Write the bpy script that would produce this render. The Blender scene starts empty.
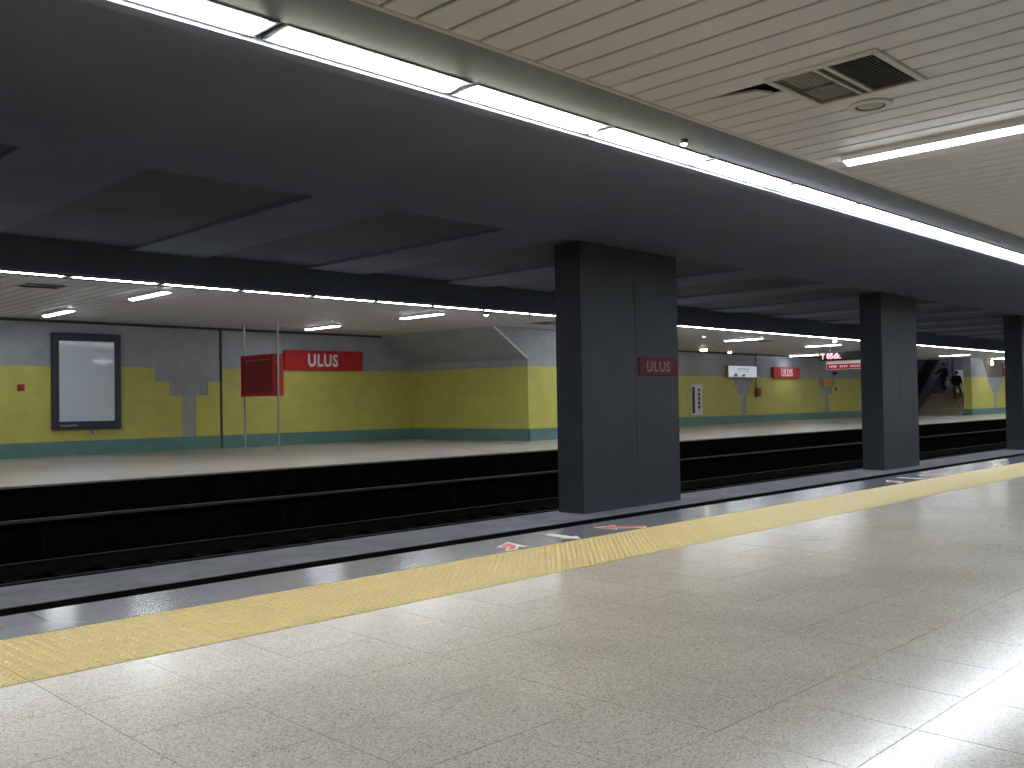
import bpy, bmesh, math, random
from mathutils import Matrix, Vector
random.seed(7)
S = bpy.context.scene
COL = S.collection
PI = math.pi

# ------------------------------------------------------------------ camera, world, exposure
EYE = 1.10                                   # seated eye height above the platform floor (z = 0)
cam_data = bpy.data.cameras.new('camera')
cam_data.sensor_width = 36.0
cam_data.lens = 945.0 / 1024.0 * 36.0
cam_data.clip_start = 0.05
cam_data.clip_end = 300
cam = bpy.data.objects.new('camera', cam_data)
COL.objects.link(cam)
Rm = Matrix(((0.70447008, -0.00300414, -0.70972732),
             (-0.70955628, -0.02533838, -0.70419305),
             (-0.01586785, 0.99967442, -0.01998173)))
cam.matrix_world = Matrix.Translation((0, 0, EYE)) @ Rm.to_4x4()
S.camera = cam
w = bpy.data.worlds.new('world')
w.use_nodes = True
w.node_tree.nodes['Background'].inputs[0].default_value = (0.5, 0.55, 0.6, 1)
w.node_tree.nodes['Background'].inputs[1].default_value = 0.0
S.world = w
S.view_settings.view_transform = 'Standard'
S.view_settings.look = 'None'
S.view_settings.gamma = 1
S.view_settings.use_curve_mapping = False
S.view_settings.exposure = 0.0
STRIP_E = 32.0                               # emission of the strip lights over the platform edges
LAMP_E = 30.0                                # emission of the short ceiling lamps

# ------------------------------------------------------------------ materials
def srgb(r, g, b):
    f = lambda c: ((c / 255 + 0.055) / 1.055) ** 2.4 if c > 10 else c / 255 / 12.92
    return (f(r), f(g), f(b), 1)

def mat(name, col, rough=0.6, metal=0.0, spec=0.5, var=0.0, scale=4.0, bump=0.0, bscale=60.0, coat=0.0, second=None):
    """principled surface whose colour wanders by `var` towards `second` (or darker) with object-space noise"""
    m = bpy.data.materials.new(name)
    m.use_nodes = True
    nt = m.node_tree
    p = nt.nodes['Principled BSDF']
    p.inputs['Base Color'].default_value = col
    p.inputs['Roughness'].default_value = rough
    p.inputs['Metallic'].default_value = metal
    p.inputs['Specular IOR Level'].default_value = spec
    p.inputs['Coat Weight'].default_value = coat
    p.inputs['Coat Roughness'].default_value = 0.03
    geo = nt.nodes.new('ShaderNodeNewGeometry')
    if var > 0:
        n = nt.nodes.new('ShaderNodeTexNoise')
        n.inputs['Scale'].default_value = scale
        n.inputs['Detail'].default_value = 6
        n.inputs['Roughness'].default_value = 0.65
        nt.links.new(geo.outputs['Position'], n.inputs['Vector'])
        r = nt.nodes.new('ShaderNodeMapRange')
        r.inputs['From Min'].default_value = 0.3
        r.inputs['From Max'].default_value = 0.7
        nt.links.new(n.outputs['Fac'], r.inputs['Value'])
        mx = nt.nodes.new('ShaderNodeMix')
        mx.data_type = 'RGBA'
        mx.inputs['A'].default_value = col
        s2 = second if second else tuple(c * (1 - var) for c in col[:3]) + (1,)
        mx.inputs['B'].default_value = s2
        nt.links.new(r.outputs['Result'], mx.inputs['Factor'])
        nt.links.new(mx.outputs['Result'], p.inputs['Base Color'])
    if bump > 0:
        n2 = nt.nodes.new('ShaderNodeTexNoise')
        n2.inputs['Scale'].default_value = bscale
        n2.inputs['Detail'].default_value = 3
        nt.links.new(geo.outputs['Position'], n2.inputs['Vector'])
        b = nt.nodes.new('ShaderNodeBump')
        b.inputs['Strength'].default_value = bump
        b.inputs['Distance'].default_value = 0.01
        nt.links.new(n2.outputs['Fac'], b.inputs['Height'])
        nt.links.new(b.outputs['Normal'], p.inputs['Normal'])
    return m

def emit(name, col, strength):
    m = bpy.data.materials.new(name)
    m.use_nodes = True
    p = m.node_tree.nodes['Principled BSDF']
    p.inputs['Base Color'].default_value = (0.8, 0.8, 0.8, 1)
    p.inputs['Emission Color'].default_value = col
    p.inputs['Emission Strength'].default_value = strength
    return m

def terrazzo(name, base, dark, light, rough, scale=110.0, rvar=0.08):
    m = mat(name, base, rough)
    nt = m.node_tree
    p = nt.nodes['Principled BSDF']
    geo = nt.nodes.new('ShaderNodeNewGeometry')
    v = nt.nodes.new('ShaderNodeTexVoronoi')
    v.inputs['Scale'].default_value = scale
    nt.links.new(geo.outputs['Position'], v.inputs['Vector'])
    sep = nt.nodes.new('ShaderNodeSeparateColor')
    nt.links.new(v.outputs['Color'], sep.inputs['Color'])
    ramp = nt.nodes.new('ShaderNodeValToRGB')
    ramp.color_ramp.interpolation = 'CONSTANT'
    e = ramp.color_ramp.elements
    e[0].position = 0.0
    e[0].color = dark
    e[1].position = 0.16
    e[1].color = base
    x = e.new(0.72)
    x.color = light
    nt.links.new(sep.outputs['Red'], ramp.inputs['Fac'])
    n = nt.nodes.new('ShaderNodeTexNoise')
    n.inputs['Scale'].default_value = 1.3
    n.inputs['Detail'].default_value = 5
    nt.links.new(geo.outputs['Position'], n.inputs['Vector'])
    hs = nt.nodes.new('ShaderNodeMapRange')
    hs.inputs['From Min'].default_value = 0.3
    hs.inputs['From Max'].default_value = 0.7
    hs.inputs['To Min'].default_value = 0.88
    hs.inputs['To Max'].default_value = 1.06
    nt.links.new(n.outputs['Fac'], hs.inputs['Value'])
    mul = nt.nodes.new('ShaderNodeVectorMath')
    mul.operation = 'SCALE'
    nt.links.new(ramp.outputs['Color'], mul.inputs[0])
    nt.links.new(hs.outputs['Result'], mul.inputs['Scale'])
    nt.links.new(mul.outputs['Vector'], p.inputs['Base Color'])
    rr = nt.nodes.new('ShaderNodeMapRange')
    rr.inputs['From Min'].default_value = 0.3
    rr.inputs['From Max'].default_value = 0.7
    rr.inputs['To Min'].default_value = rough - rvar
    rr.inputs['To Max'].default_value = rough + rvar
    n3 = nt.nodes.new('ShaderNodeTexNoise')
    n3.inputs['Scale'].default_value = 9
    n3.inputs['Detail'].default_value = 5
    nt.links.new(geo.outputs['Position'], n3.inputs['Vector'])
    nt.links.new(n3.outputs['Fac'], rr.inputs['Value'])
    nt.links.new(rr.outputs['Result'], p.inputs['Roughness'])
    return m

M = {}
M['floor'] = terrazzo('terrazzo', srgb(184, 176, 168), srgb(150, 141, 132), srgb(200, 193, 186), 0.175, 190, 0.03)
M['floor_far'] = mat('terrazzo_far', srgb(178, 169, 162), 0.3, var=0.12, scale=3.0)
M['grout'] = mat('grout', srgb(84, 76, 68), 0.9, var=0.3, scale=8)
M['tactile'] = mat('tactile_yellow', srgb(194, 174, 116), 0.30, var=0.3, scale=7, second=srgb(180, 162, 114), bump=0.15, bscale=200)
M['edge_stone'] = mat('edge_stone', srgb(112, 112, 121), 0.16, var=0.12, scale=2.0)
M['nosing'] = mat('nosing', srgb(84, 84, 90), 0.35, var=0.2)
M['concrete'] = mat('concrete', srgb(170, 170, 180), 0.85, var=0.35, scale=2.2, bump=0.3, bscale=40)
M['concrete_dark'] = mat('concrete_dark', srgb(74, 76, 82), 0.9, var=0.3, scale=1.0, bump=0.3, bscale=20)
M['slab'] = mat('slab_concrete', srgb(140, 148, 170), 0.9, var=0.2, scale=0.6, second=srgb(126, 134, 154))
M['rib'] = mat('rib_concrete', srgb(118, 125, 140), 0.9, var=0.3, scale=0.7)
M['pit'] = mat('black_ballast', srgb(11, 10, 11), 1.0, spec=0.05, var=0.4, scale=5, bump=0.8, bscale=25)  # near-black colour over the whole track bed
M['pit_wall'] = mat('black_concrete', srgb(20, 20, 22), 0.95, spec=0.1, var=0.4, scale=1.5)  # near-black colour for platform faces, plinth sides and brackets
M['rail'] = mat('rail_steel', srgb(14, 12, 12), 0.8, metal=0.2, var=0.3, scale=3)
M['rail_cover'] = mat('rail_cover_grey', srgb(84, 86, 92), 0.7, var=0.3, scale=2)
M['timber'] = mat('sleeper', srgb(12, 11, 11), 1.0, spec=0.05, var=0.3)
M['slat'] = mat('ceiling_slat_enamel', srgb(214, 210, 212), 0.5, var=0.12, scale=1.1, second=srgb(204, 201, 204))
M['plenum'] = mat('plenum_dark', srgb(34, 33, 32), 0.95)
M['channel'] = mat('light_channel_grey', srgb(88, 95, 100), 0.5, var=0.15, scale=1.5)
M['trim'] = mat('ceiling_trim', srgb(196, 192, 184), 0.4, metal=0.2)
M['pillar'] = mat('pillar_cladding', srgb(62, 68, 80), 0.55, var=0.25, scale=1.6, second=srgb(54, 58, 66), bump=0.1, bscale=15)
M['wall_grey'] = mat('wall_grey_tile', srgb(168, 170, 176), 0.5, var=0.22, scale=1.8, second=srgb(146, 150, 154))
M['wall_yellow'] = mat('wall_yellow_tile', srgb(208, 198, 100), 0.45, var=0.25, scale=2.6, second=srgb(190, 184, 94))
M['wall_green'] = mat('wall_green_tile', srgb(104, 142, 134), 0.4, var=0.25, scale=3.0, second=srgb(90, 126, 122))
M['joint'] = mat('joint_dark', srgb(66, 68, 66), 0.8)
M['red'] = mat('sign_red', srgb(196, 30, 36), 0.4, var=0.1, scale=2)
M['red_shaded'] = mat('map_case_red_shaded', srgb(142, 26, 30), 0.35, var=0.2, scale=3)
M['white'] = mat('sign_white', srgb(226, 226, 226), 0.5)
M['frame'] = mat('frame_blue_grey', srgb(58, 62, 78), 0.4, metal=0.3, var=0.15, scale=3)
M['poster'] = mat('poster_white_film', srgb(208, 216, 228), 0.12, var=0.04, scale=2, spec=0.6, coat=1.0)
M['steel'] = mat('brushed_steel', srgb(168, 170, 170), 0.35, metal=0.8, var=0.1)
M['black'] = mat('black_plastic', srgb(26, 26, 28), 0.45)
M['dark_grey'] = mat('dark_grey_metal', srgb(58, 58, 60), 0.5, metal=0.3)
M['grille'] = mat('grille_louvre', srgb(128, 128, 132), 0.5)
M['filter'] = mat('grille_filter', srgb(186, 184, 178), 0.8, var=0.3, scale=12)
M['orange'] = mat('notice_orange', srgb(246, 168, 44), 0.5, var=0.05)
M['brown'] = mat('alarm_brown_red', srgb(150, 70, 50), 0.5)
M['step'] = mat('stair_stone', srgb(168, 150, 122), 0.6, var=0.25, scale=4)
M['step_nose'] = mat('stair_nosing', srgb(108, 96, 78), 0.7)
M['balustrade'] = mat('balustrade_panel', srgb(88, 88, 98), 0.3, metal=0.4)
M['rubber'] = mat('handrail_rubber', srgb(28, 26, 30), 0.4)
M['skin'] = mat('skin', srgb(196, 150, 126), 0.6)
M['hair'] = mat('hair', srgb(30, 24, 22), 0.7)
M['jacket_a'] = mat('jacket_dark', srgb(40, 36, 42), 0.85, var=0.2, scale=9)
M['jacket_b'] = mat('jacket_black', srgb(28, 26, 28), 0.85, var=0.2, scale=9)
M['jumper'] = mat('jumper_rust', srgb(120, 62, 54), 0.85)
M['jeans'] = mat('jeans', srgb(38, 44, 62), 0.85)
M['khaki'] = mat('trousers_khaki', srgb(98, 90, 66), 0.85)
M['shoe'] = mat('shoe', srgb(24, 22, 22), 0.6)
M['bag'] = mat('carrier_bag', srgb(226, 226, 228), 0.5)
M['cool'] = emit('strip_light_glow', (0.86, 0.94, 1.0, 1), STRIP_E)
M['warmish'] = emit('strip_light_glow_warm', (1.0, 0.97, 0.80, 1), STRIP_E)
M['lamp'] = emit('ceiling_lamp_glow', (0.88, 0.95, 1.0, 1), LAMP_E)
M['warm_lamp'] = emit('round_lamp_glow', (1.0, 0.90, 0.62, 1), 22.0)
M['led'] = emit('led_red', (1.0, 0.02, 0.08, 1), 1.3)
M['info'] = emit('info_panel_backlit', (0.80, 0.88, 1.0, 1), 0.42)
M['arrow_red'] = mat('arrow_red', srgb(198, 60, 62), 0.3)
M['arrow_white'] = mat('arrow_white', srgb(214, 214, 218), 0.3)

# ------------------------------------------------------------------ mesh helpers
class MB:
    def __init__(s):
        s.v = []; s.f = []
    def box(s, x0, x1, y0, y1, z0, z1):
        n = len(s.v)
        s.v += [(x0, y0, z0), (x1, y0, z0), (x1, y1, z0), (x0, y1, z0), (x0, y0, z1), (x1, y0, z1), (x1, y1, z1), (x0, y1, z1)]
        s.f += [[n+i for i in q] for q in ((0, 3, 2, 1), (4, 5, 6, 7), (0, 1, 5, 4), (1, 2, 6, 5), (2, 3, 7, 6), (3, 0, 4, 7))]
        return s
    def prism(s, pts, axis, a, b):
        """polygon pts extruded along axis ('x','y','z') from a to b; pts are the two other coordinates in order"""
        n = len(s.v); k = len(pts)
        def mk(p, t):
            return {'x': (t, p[0], p[1]), 'y': (p[0], t, p[1]), 'z': (p[0], p[1], t)}[axis]
        s.v += [mk(p, a) for p in pts] + [mk(p, b) for p in pts]
        s.f.append([n+i for i in range(k)][::-1]); s.f.append([n+k+i for i in range(k)])
        for i in range(k):
            j = (i+1) % k
            s.f.append([n+i, n+j, n+k+j, n+k+i])
        return s
    def cyl(s, p0, p1, r, seg=10, r1=None):
        p0 = Vector(p0); p1 = Vector(p1); r1 = r if r1 is None else r1
        d = (p1-p0).normalized()
        u = d.orthogonal().normalized(); v = d.cross(u)
        n = len(s.v)
        for p, q in ((p0, r), (p1, r1)):
            for i in range(seg):
                a = 2*PI*i/seg
                s.v.append(tuple(p + u*math.cos(a)*q + v*math.sin(a)*q))
        s.f.append([n+i for i in range(seg)][::-1]); s.f.append([n+seg+i for i in range(seg)])
        for i in range(seg):
            j = (i+1) % seg
            s.f.append([n+i, n+j, n+seg+j, n+seg+i])
        return s
    def ring(s, c, r0, r1, z0, z1, seg=28):
        n = len(s.v)
        for (r, z) in ((r0, z0), (r1, z0), (r1, z1), (r0, z1)):
            for i in range(seg):
                a = 2*PI*i/seg
                s.v.append((c[0]+r*math.cos(a), c[1]+r*math.sin(a), z))
        for k in range(4):
            k2 = (k+1) % 4
            for i in range(seg):
                j = (i+1) % seg
                s.f.append([n+k*seg+i, n+k*seg+j, n+k2*seg+j, n+k2*seg+i])
        return s
    def mesh(s, name, m, bevel=0.0, smooth=False):
        me = bpy.data.meshes.new(name)
        me.from_pydata(s.v, [], s.f)
        bm = bmesh.new(); bm.from_mesh(me)
        bmesh.ops.recalc_face_normals(bm, faces=bm.faces)
        if bevel > 0:
            bmesh.ops.bevel(bm, geom=bm.edges[:], offset=bevel, segments=1, affect='EDGES', clamp_overlap=True)
        bm.to_mesh(me); bm.free()
        if m: me.materials.append(m)
        if smooth:
            for p in me.polygons: p.use_smooth = True
        return me
    def build(s, name, m, parent=None, bevel=0.0, smooth=False):
        return link(name, s.mesh(name, m, bevel, smooth), parent)

def link(name, me, parent=None, loc=None):
    o = bpy.data.objects.new(name, me)
    COL.objects.link(o)
    if parent: o.parent = parent
    if loc: o.location = loc
    return o

def tag(o, label=None, cat=None, group=None, kind=None):
    if label: o['label'] = label
    if cat: o['category'] = cat
    if group: o['group'] = group
    if kind: o['kind'] = kind
    return o

def empty(name, loc, label=None, cat=None, group=None, rz=0.0):
    o = bpy.data.objects.new(name, None)
    COL.objects.link(o)
    o.location = loc; o.rotation_euler = (0, 0, rz)
    o.empty_display_size = 0.1
    return tag(o, label, cat, group)

def copy_tree(o, parent=None):
    c = o.copy(); COL.objects.link(c)
    if parent: c.parent = parent
    for ch in list(o.children): copy_tree(ch, c)
    return c

def structure(name, mb, m, label=None, bevel=0.0):
    o = mb.build(name, m, None, bevel)
    return tag(o, label, None, None, 'structure')

def text_mesh(body, size, depth=0.004, bold=0.02, spacing=1.05):
    c = bpy.data.curves.new('text', 'FONT')
    c.body = body; c.size = size; c.extrude = depth; c.offset = bold*size
    c.space_character = spacing
    c.align_x = 'CENTER'; c.align_y = 'CENTER'
    c.resolution_u = 3
    o = bpy.data.objects.new('text_tmp', c); COL.objects.link(o)
    bpy.context.view_layer.update()
    me = bpy.data.meshes.new_from_object(o.evaluated_get(bpy.context.evaluated_depsgraph_get()))
    bpy.data.objects.remove(o); bpy.data.curves.remove(c)
    return me

def lettering(body, size, m, parent, loc, rot, width=None, name='lettering', bold=0.02, height=None, spacing=1.05):
    me = text_mesh(body, size, bold=bold, spacing=spacing)
    xs = [v.co.x for v in me.vertices]; ys = [v.co.y for v in me.vertices]
    cx, cy = (max(xs)+min(xs))/2, (max(ys)+min(ys))/2
    sx = width/(max(xs)-min(xs)) if width else 1
    sy = height/(max(ys)-min(ys)) if height else sx
    for v in me.vertices:
        v.co.x = (v.co.x-cx)*sx; v.co.y = (v.co.y-cy)*sy
    me.materials.clear(); me.materials.append(m)
    o = link(name, me, parent, loc)
    o.rotation_euler = rot
    return o
FACE_Y = (PI/2, 0, 0)               # text facing -Y (towards the near platform)
FACE_X = (PI/2, 0, -PI/2)           # text facing -X

# ------------------------------------------------------------------ key dimensions (metres, z = 0 is the platform floor)
Y_BACK, Y_TAC0, Y_TAC1, Y_EDGE = -3.3, 4.128, 4.97, 5.54
Y_MED0, Y_MED1, Z_MED, Z_PIT = 9.48, 10.56, -0.70, -1.12
Y_FEDGE, Y_FWALL = 14.82, 23.60
Z_CEIL, Z_SLAB, Z_YEL, Z_GRN = 3.25, 3.70, 2.15, 0.35
XL, XR = -8.0, 84.0

# ------------------------------------------------------------------ structure: near platform
floor = structure('floor', MB().box(XL, XR, Y_BACK, Y_EDGE-0.06, -0.30, -0.006), M['grout'], 'near platform of speckled terrazzo tiles')
PX, PY = 0.452, 0.4733
rows = [4.12 - PY*(i+1) for i in range(8)]
GAP = 0.0013
tile_me = MB().box(GAP, PX-GAP, GAP, PY-GAP, -0.03, 0.0).mesh('floor_tile', M['floor'])
x0t = 1.35 - 2*PX
n_cols = 37
for r in rows:
    for i in range(n_cols):
        link('floor_tile', tile_me, floor, (x0t+i*PX, r, random.uniform(-0.0006, 0)))
rest = MB()
def tile_top(mb, x, y, px, py):
    mb.box(x+GAP, x+px-GAP, y+GAP, y+py-GAP, -0.03, random.uniform(-0.0006, 0))
yy = Y_TAC0 - PY
r_all = [4.12-PY*(i+1) for i in range(15)]
for r in r_all:
    inside = r in rows
    x = x0t - 18*PX
    while x < XR-1:
        if not (inside and x0t-0.01 <= x < x0t+n_cols*PX-0.01):
            tile_top(rest, x, r, PX, PY)
        x += PX
tag(rest.build('floor_tile', M['floor'], floor), 'farther terrazzo tiles', kind='stuff')
# yellow tactile tiles with truncated domes
def tactile(mb, x, y, px, py, n=8, m=8):
    mb.box(x+0.0015, x+px-0.0015, y+0.0015, y+py-0.0015, -0.03, 0.0)
    sx, sy = px/n, py/m
    for i in range(n):
        for j in range(m):
            cx, cy = x+sx*(i+0.5), y+sy*(j+0.5)
            k = len(mb.v); a, b, h = 0.016, 0.009, 0.0050
            q = [(math.cos(t*PI/3), math.sin(t*PI/3)) for t in range(6)]
            mb.v += [(cx+a*u, cy+a*v, 0.0) for u, v in q] + [(cx+b*u, cy+b*v, h) for u, v in q]
            mb.f.append([k+6+t for t in range(6)])
            for t in range(6):
                mb.f.append([k+t, k+(t+1) % 6, k+6+(t+1) % 6, k+6+t])
tb = MB(); TY = (Y_TAC1-Y_TAC0)/2; tactile(tb, 0, 0, PX, TY)
tac_me = tb.mesh('tactile_tile', M['tactile'])
paving = tag(MB().box(XL, XR, Y_TAC0, Y_TAC1, -0.06, -0.004).build('tactile_paving', M['grout']),
             'band of yellow studded tactile paving along the near platform edge', 'paving')
for k in range(2):
    for i in range(42):
        link('tactile_tile', tac_me, paving, (x0t+(i-2)*PX, Y_TAC0+k*TY, random.uniform(-0.0008, 0)))
rest = MB()
for k in range(2):
    for i in range(42, 150):
        tactile(rest, x0t+(i-2)*PX, Y_TAC0+k*TY, PX, TY, 4, 4)
tag(rest.build('tactile_tile', M['tactile'], paving), kind='stuff')
# dark edge stones and nosing
edge = tag(MB().box(XL, XR, Y_TAC1, Y_EDGE-0.10, -0.30, -0.006).build('platform_edge', M['grout']),
           'dark grey polished stone edging between yellow paving and near track', 'edging')
es = MB().box(0.002, 0.9, 0.002, 0.27, -0.05, 0).mesh('edge_stone', M['edge_stone'])
for i in range(-4, 60):
    link('edge_stone', es, edge, (0.90*i, Y_TAC1+0.006, random.uniform(-0.0008, 0)))
ns = MB().box(0.003, 1.797, 0, 0.29, -0.06, 0).mesh('nosing_stone', M['edge_stone'])
for i in range(-2, 32):
    link('nosing_stone', ns, edge, (1.8*i, 5.245, 0.0))
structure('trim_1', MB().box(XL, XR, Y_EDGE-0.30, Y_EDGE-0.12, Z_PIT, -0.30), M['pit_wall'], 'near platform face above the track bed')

# arrows printed flat on the edge stones (door position markers)
def arrow(name, pts, pts2, m, m2, label, x_off=0.0):
    e = empty(name, (pts[0][0]+x_off, pts[0][1], 0.0004), label, 'floor marking', 'boarding arrows on the platform edge')
    ox, oy = pts[0]
    mb = MB().prism([(p[0]-ox, p[1]-oy) for p in pts], 'z', 0.0, 0.0012)
    mb.build('arrow_outline' if pts2 else 'arrow_shape', m, e)
    if pts2:
        MB().prism([(p[0]-ox, p[1]-oy) for p in pts2], 'z', 0.0012, 0.0020).build('arrow_fill', m2, e)
    return e
def arrow_pts(tip, ang, L, wsh, whd, lhd, inset=0.0):
    c, s = math.cos(ang), math.sin(ang)
    L2, base = [(inset*1.8, 0), (lhd-inset*0.6, whd/2-inset*1.6), (lhd-inset*0.6, wsh/2-inset), (L-inset, wsh/2-inset),
          (L-inset, -wsh/2+inset), (lhd-inset*0.6, -wsh/2+inset), (lhd-inset*0.6, -whd/2+inset*1.6)], 0
    return [(tip[0]-a*c-b*s, tip[1]-a*s+b*c) for a, b in L2]
for k, xo in enumerate((0.0, 7.05)):
    wh = ('by the nearest pillar', 'by the second pillar')[k]
    a = math.radians(78)
    arrow('boarding_arrow', [(5.027, 5.187), (5.289, 5.32), (5.211, 5.037), (5.154, 5.077), (5.067, 4.997), (4.947, 5.009), (5.091, 5.122)],
          [(5.067, 5.185), (5.229, 5.26), (5.174, 5.107), (5.142, 5.092), (5.075, 5.026), (5.001, 5.032), (5.132, 5.136)],
          M['arrow_white'], M['arrow_red'], f'red arrow pointing to the track, left of the white arrow {wh}', xo)
    a = math.radians(-93)
    arrow('boarding_arrow', arrow_pts((5.78, 4.985), a, 0.38, 0.10, 0.20, 0.14), None,
          M['arrow_white'], None, f'plain white arrow pointing away from the track {wh}', xo)
    a = math.radians(133)
    arrow('boarding_arrow', arrow_pts((6.36, 5.34), a, 0.46, 0.12, 0.26, 0.2), arrow_pts((6.36, 5.34), a, 0.46, 0.12, 0.26, 0.2, 0.02),
          M['arrow_white'], M['arrow_red'], f'slanting red arrow right of the white arrow {wh}', xo)

# ------------------------------------------------------------------ structure: track beds, median, far platform
structure('floor_pit', MB().box(XL, XR, Y_EDGE-0.30, Y_FEDGE+0.3, Z_PIT-0.3, Z_PIT), M['pit'], 'black track bed between the platforms')
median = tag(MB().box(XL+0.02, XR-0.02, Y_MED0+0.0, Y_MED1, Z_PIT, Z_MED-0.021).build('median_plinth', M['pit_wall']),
             'low grey concrete plinth between the tracks carrying the pillars', 'plinth')
cp = MB().box(0.002, 2.998, -0.005, Y_MED1-Y_MED0+0.005, -0.02, 0).mesh('coping_slab', M['concrete'], 0.006)
for i in range(28):
    link('coping_slab', cp, median, (XL+0.03+3*i, Y_MED0, Z_MED-0.001))
def rail_pair(yc, where, n0):
    for s in (-1, 1):
        y = yc+s*0.755; z = Z_PIT
        pts = [(-0.07, 0.0), (0.07, 0.0), (0.07, 0.012), (0.012, 0.03), (0.012, 0.12), (0.036, 0.13), (0.036, 0.165),
               (-0.036, 0.165), (-0.036, 0.13), (-0.012, 0.12), (-0.012, 0.03), (-0.07, 0.012)]
        r = MB().prism([(y+a, z+0.04+b) for a, b in pts], 'x', XL, XR).build('track_rail', M['rail'])
        tag(r, f'dark steel rail of the {where}, on its {"near" if s < 0 else "far"} side', 'rail')
    sl = MB()
    x = XL+0.3
    while x < XR-1:
        sl.box(x, x+0.22, yc-1.2, yc+1.2, Z_PIT-0.05, Z_PIT+0.04); x += 0.65
    tag(sl.build('track_sleepers', M['timber']), f'dark sleepers under the {where}', 'sleepers', kind='stuff')
rail_pair(7.5, 'near track', 1)
rail_pair(12.75, 'far track', 2)
cover = empty('power_rail_cover', (0, 14.5, Z_PIT), 'pale grey power rail cover running along the foot of the far platform', 'rail cover')
MB().box(XL, XR, 0.02, 0.10, 0.615, 0.655).build('cover_board', M['rail_cover'], cover)
br = MB().box(-0.04, 0.04, 0.03, 0.10, 0.0, 0.60).mesh('bracket', M['pit_wall'])
for i in range(22):
    link('bracket', br, cover, (XL+1+4*i, 0, 0))
far_floor = structure('floor_far', MB().box(XL, XR, Y_FEDGE+0.28, Y_FWALL+0.1, -0.30, 0.0), M['floor_far'], 'far platform of pale terrazzo')
fe = MB().box(0.004, 1.796, 0, 0.278, -0.03, 0.003).mesh('edge_stone', M['floor_far'], 0.004)
for i in range(0, 50):
    link('edge_stone', fe, far_floor, (XL+1.8*i, Y_FEDGE, 0.0))
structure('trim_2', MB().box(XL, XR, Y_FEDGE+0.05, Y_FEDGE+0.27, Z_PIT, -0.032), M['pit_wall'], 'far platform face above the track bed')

# ------------------------------------------------------------------ structure: walls
structure('wall_near', MB().box(XL, XR, Y_BACK-0.25, Y_BACK, -0.3, 4.4), M['wall_grey'], 'wall behind the near platform')
MBN = MB().box(XL, XR, Y_BACK, Y_BACK+0.015, Z_GRN, Z_YEL)
structure('trim_3', MBN, M['wall_yellow'], 'yellow tiling on the near wall')
structure('baseboard_near', MB().box(XL, XR, Y_BACK, Y_BACK+0.03, 0, Z_GRN), M['wall_green'], 'green base course of the near wall')
structure('wall_left', MB().box(XL-0.25, XL, Y_BACK-0.25, 28, -1.4, 4.6), M['concrete_dark'], 'end wall left of the frame')
structure('wall_right', MB().box(XR, XR+0.25, Y_BACK-0.25, 28, -1.4, 7.5), M['concrete_dark'], 'end wall beyond the right of the frame')

def funnel_wall(name, xa, xb, y, funnels, thick=0.015, z0=Z_GRN, parent=None):
    """yellow tiling with funnel-shaped stepped notches; funnels = [(xc, [(z_lo, z_hi, half_width), ...])]"""
    mb = MB()
    x = xa
    for xc, steps in sorted(funnels):
        hw = max(s[2] for s in steps)
        mb.box(x, xc-hw, y-thick, y+0.01, z0, Z_YEL)
        for zl, zh, h in steps:
            if hw-h > 0.001:
                mb.box(xc-hw, xc-h, y-thick, y+0.01, zl, zh)
                mb.box(xc+h, xc+hw, y-thick, y+0.01, zl, zh)
        x = xc+hw
    mb.box(x, xb, y-thick, y+0.01, z0, Z_YEL)
    return mb.build(name, M['wall_yellow'], parent)
FA = [(0.35, 1.43, 0.18), (1.43, 1.79, 0.54), (1.79, 2.15, 0.92)]
FB = [(0.35, 1.33, 0.20), (1.33, 1.72, 0.56), (1.72, 2.15, 0.86)]

XW1, XB1, XB1E = 19.42, 19.50, 26.2        # end of first far wall, stair block 1
wf = structure('wall_far', MB().box(XL, XR, Y_FWALL, Y_FWALL+0.25, -0.3, 4.6), M['wall_grey'], 'grey upper wall behind the far platform')
funnel_wall('yellow_tiling', XL, XB1, Y_FWALL, [(2.6, FA), (11.68, FA)], parent=wf)
funnel_wall('yellow_tiling', XB1E, 56.2, Y_FWALL, [(29.8, FB), (39.22, FB), (47.55, FB)], parent=wf)
structure('baseboard_far', MB().box(XL, XW1, Y_FWALL-0.03, Y_FWALL, 0, Z_GRN).box(XB1E, 84, Y_FWALL-0.03, Y_FWALL, 0, Z_GRN),
          M['wall_green'], 'green base course of the far wall')
structure('trim_4', MB().box(12.57, 12.625, Y_FWALL-0.035, Y_FWALL, 0, Z_CEIL), M['joint'], 'dark vertical joint in the far wall')
structure('trim_5', MB().box(XL, XW1, Y_FWALL-0.06, Y_FWALL, Z_CEIL-0.06, Z_CEIL-0.0).box(XB1E, 56, Y_FWALL-0.06, Y_FWALL, Z_CEIL-0.06, Z_CEIL),
          M['joint'], 'dark shadow trim at the top of the far wall')

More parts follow.
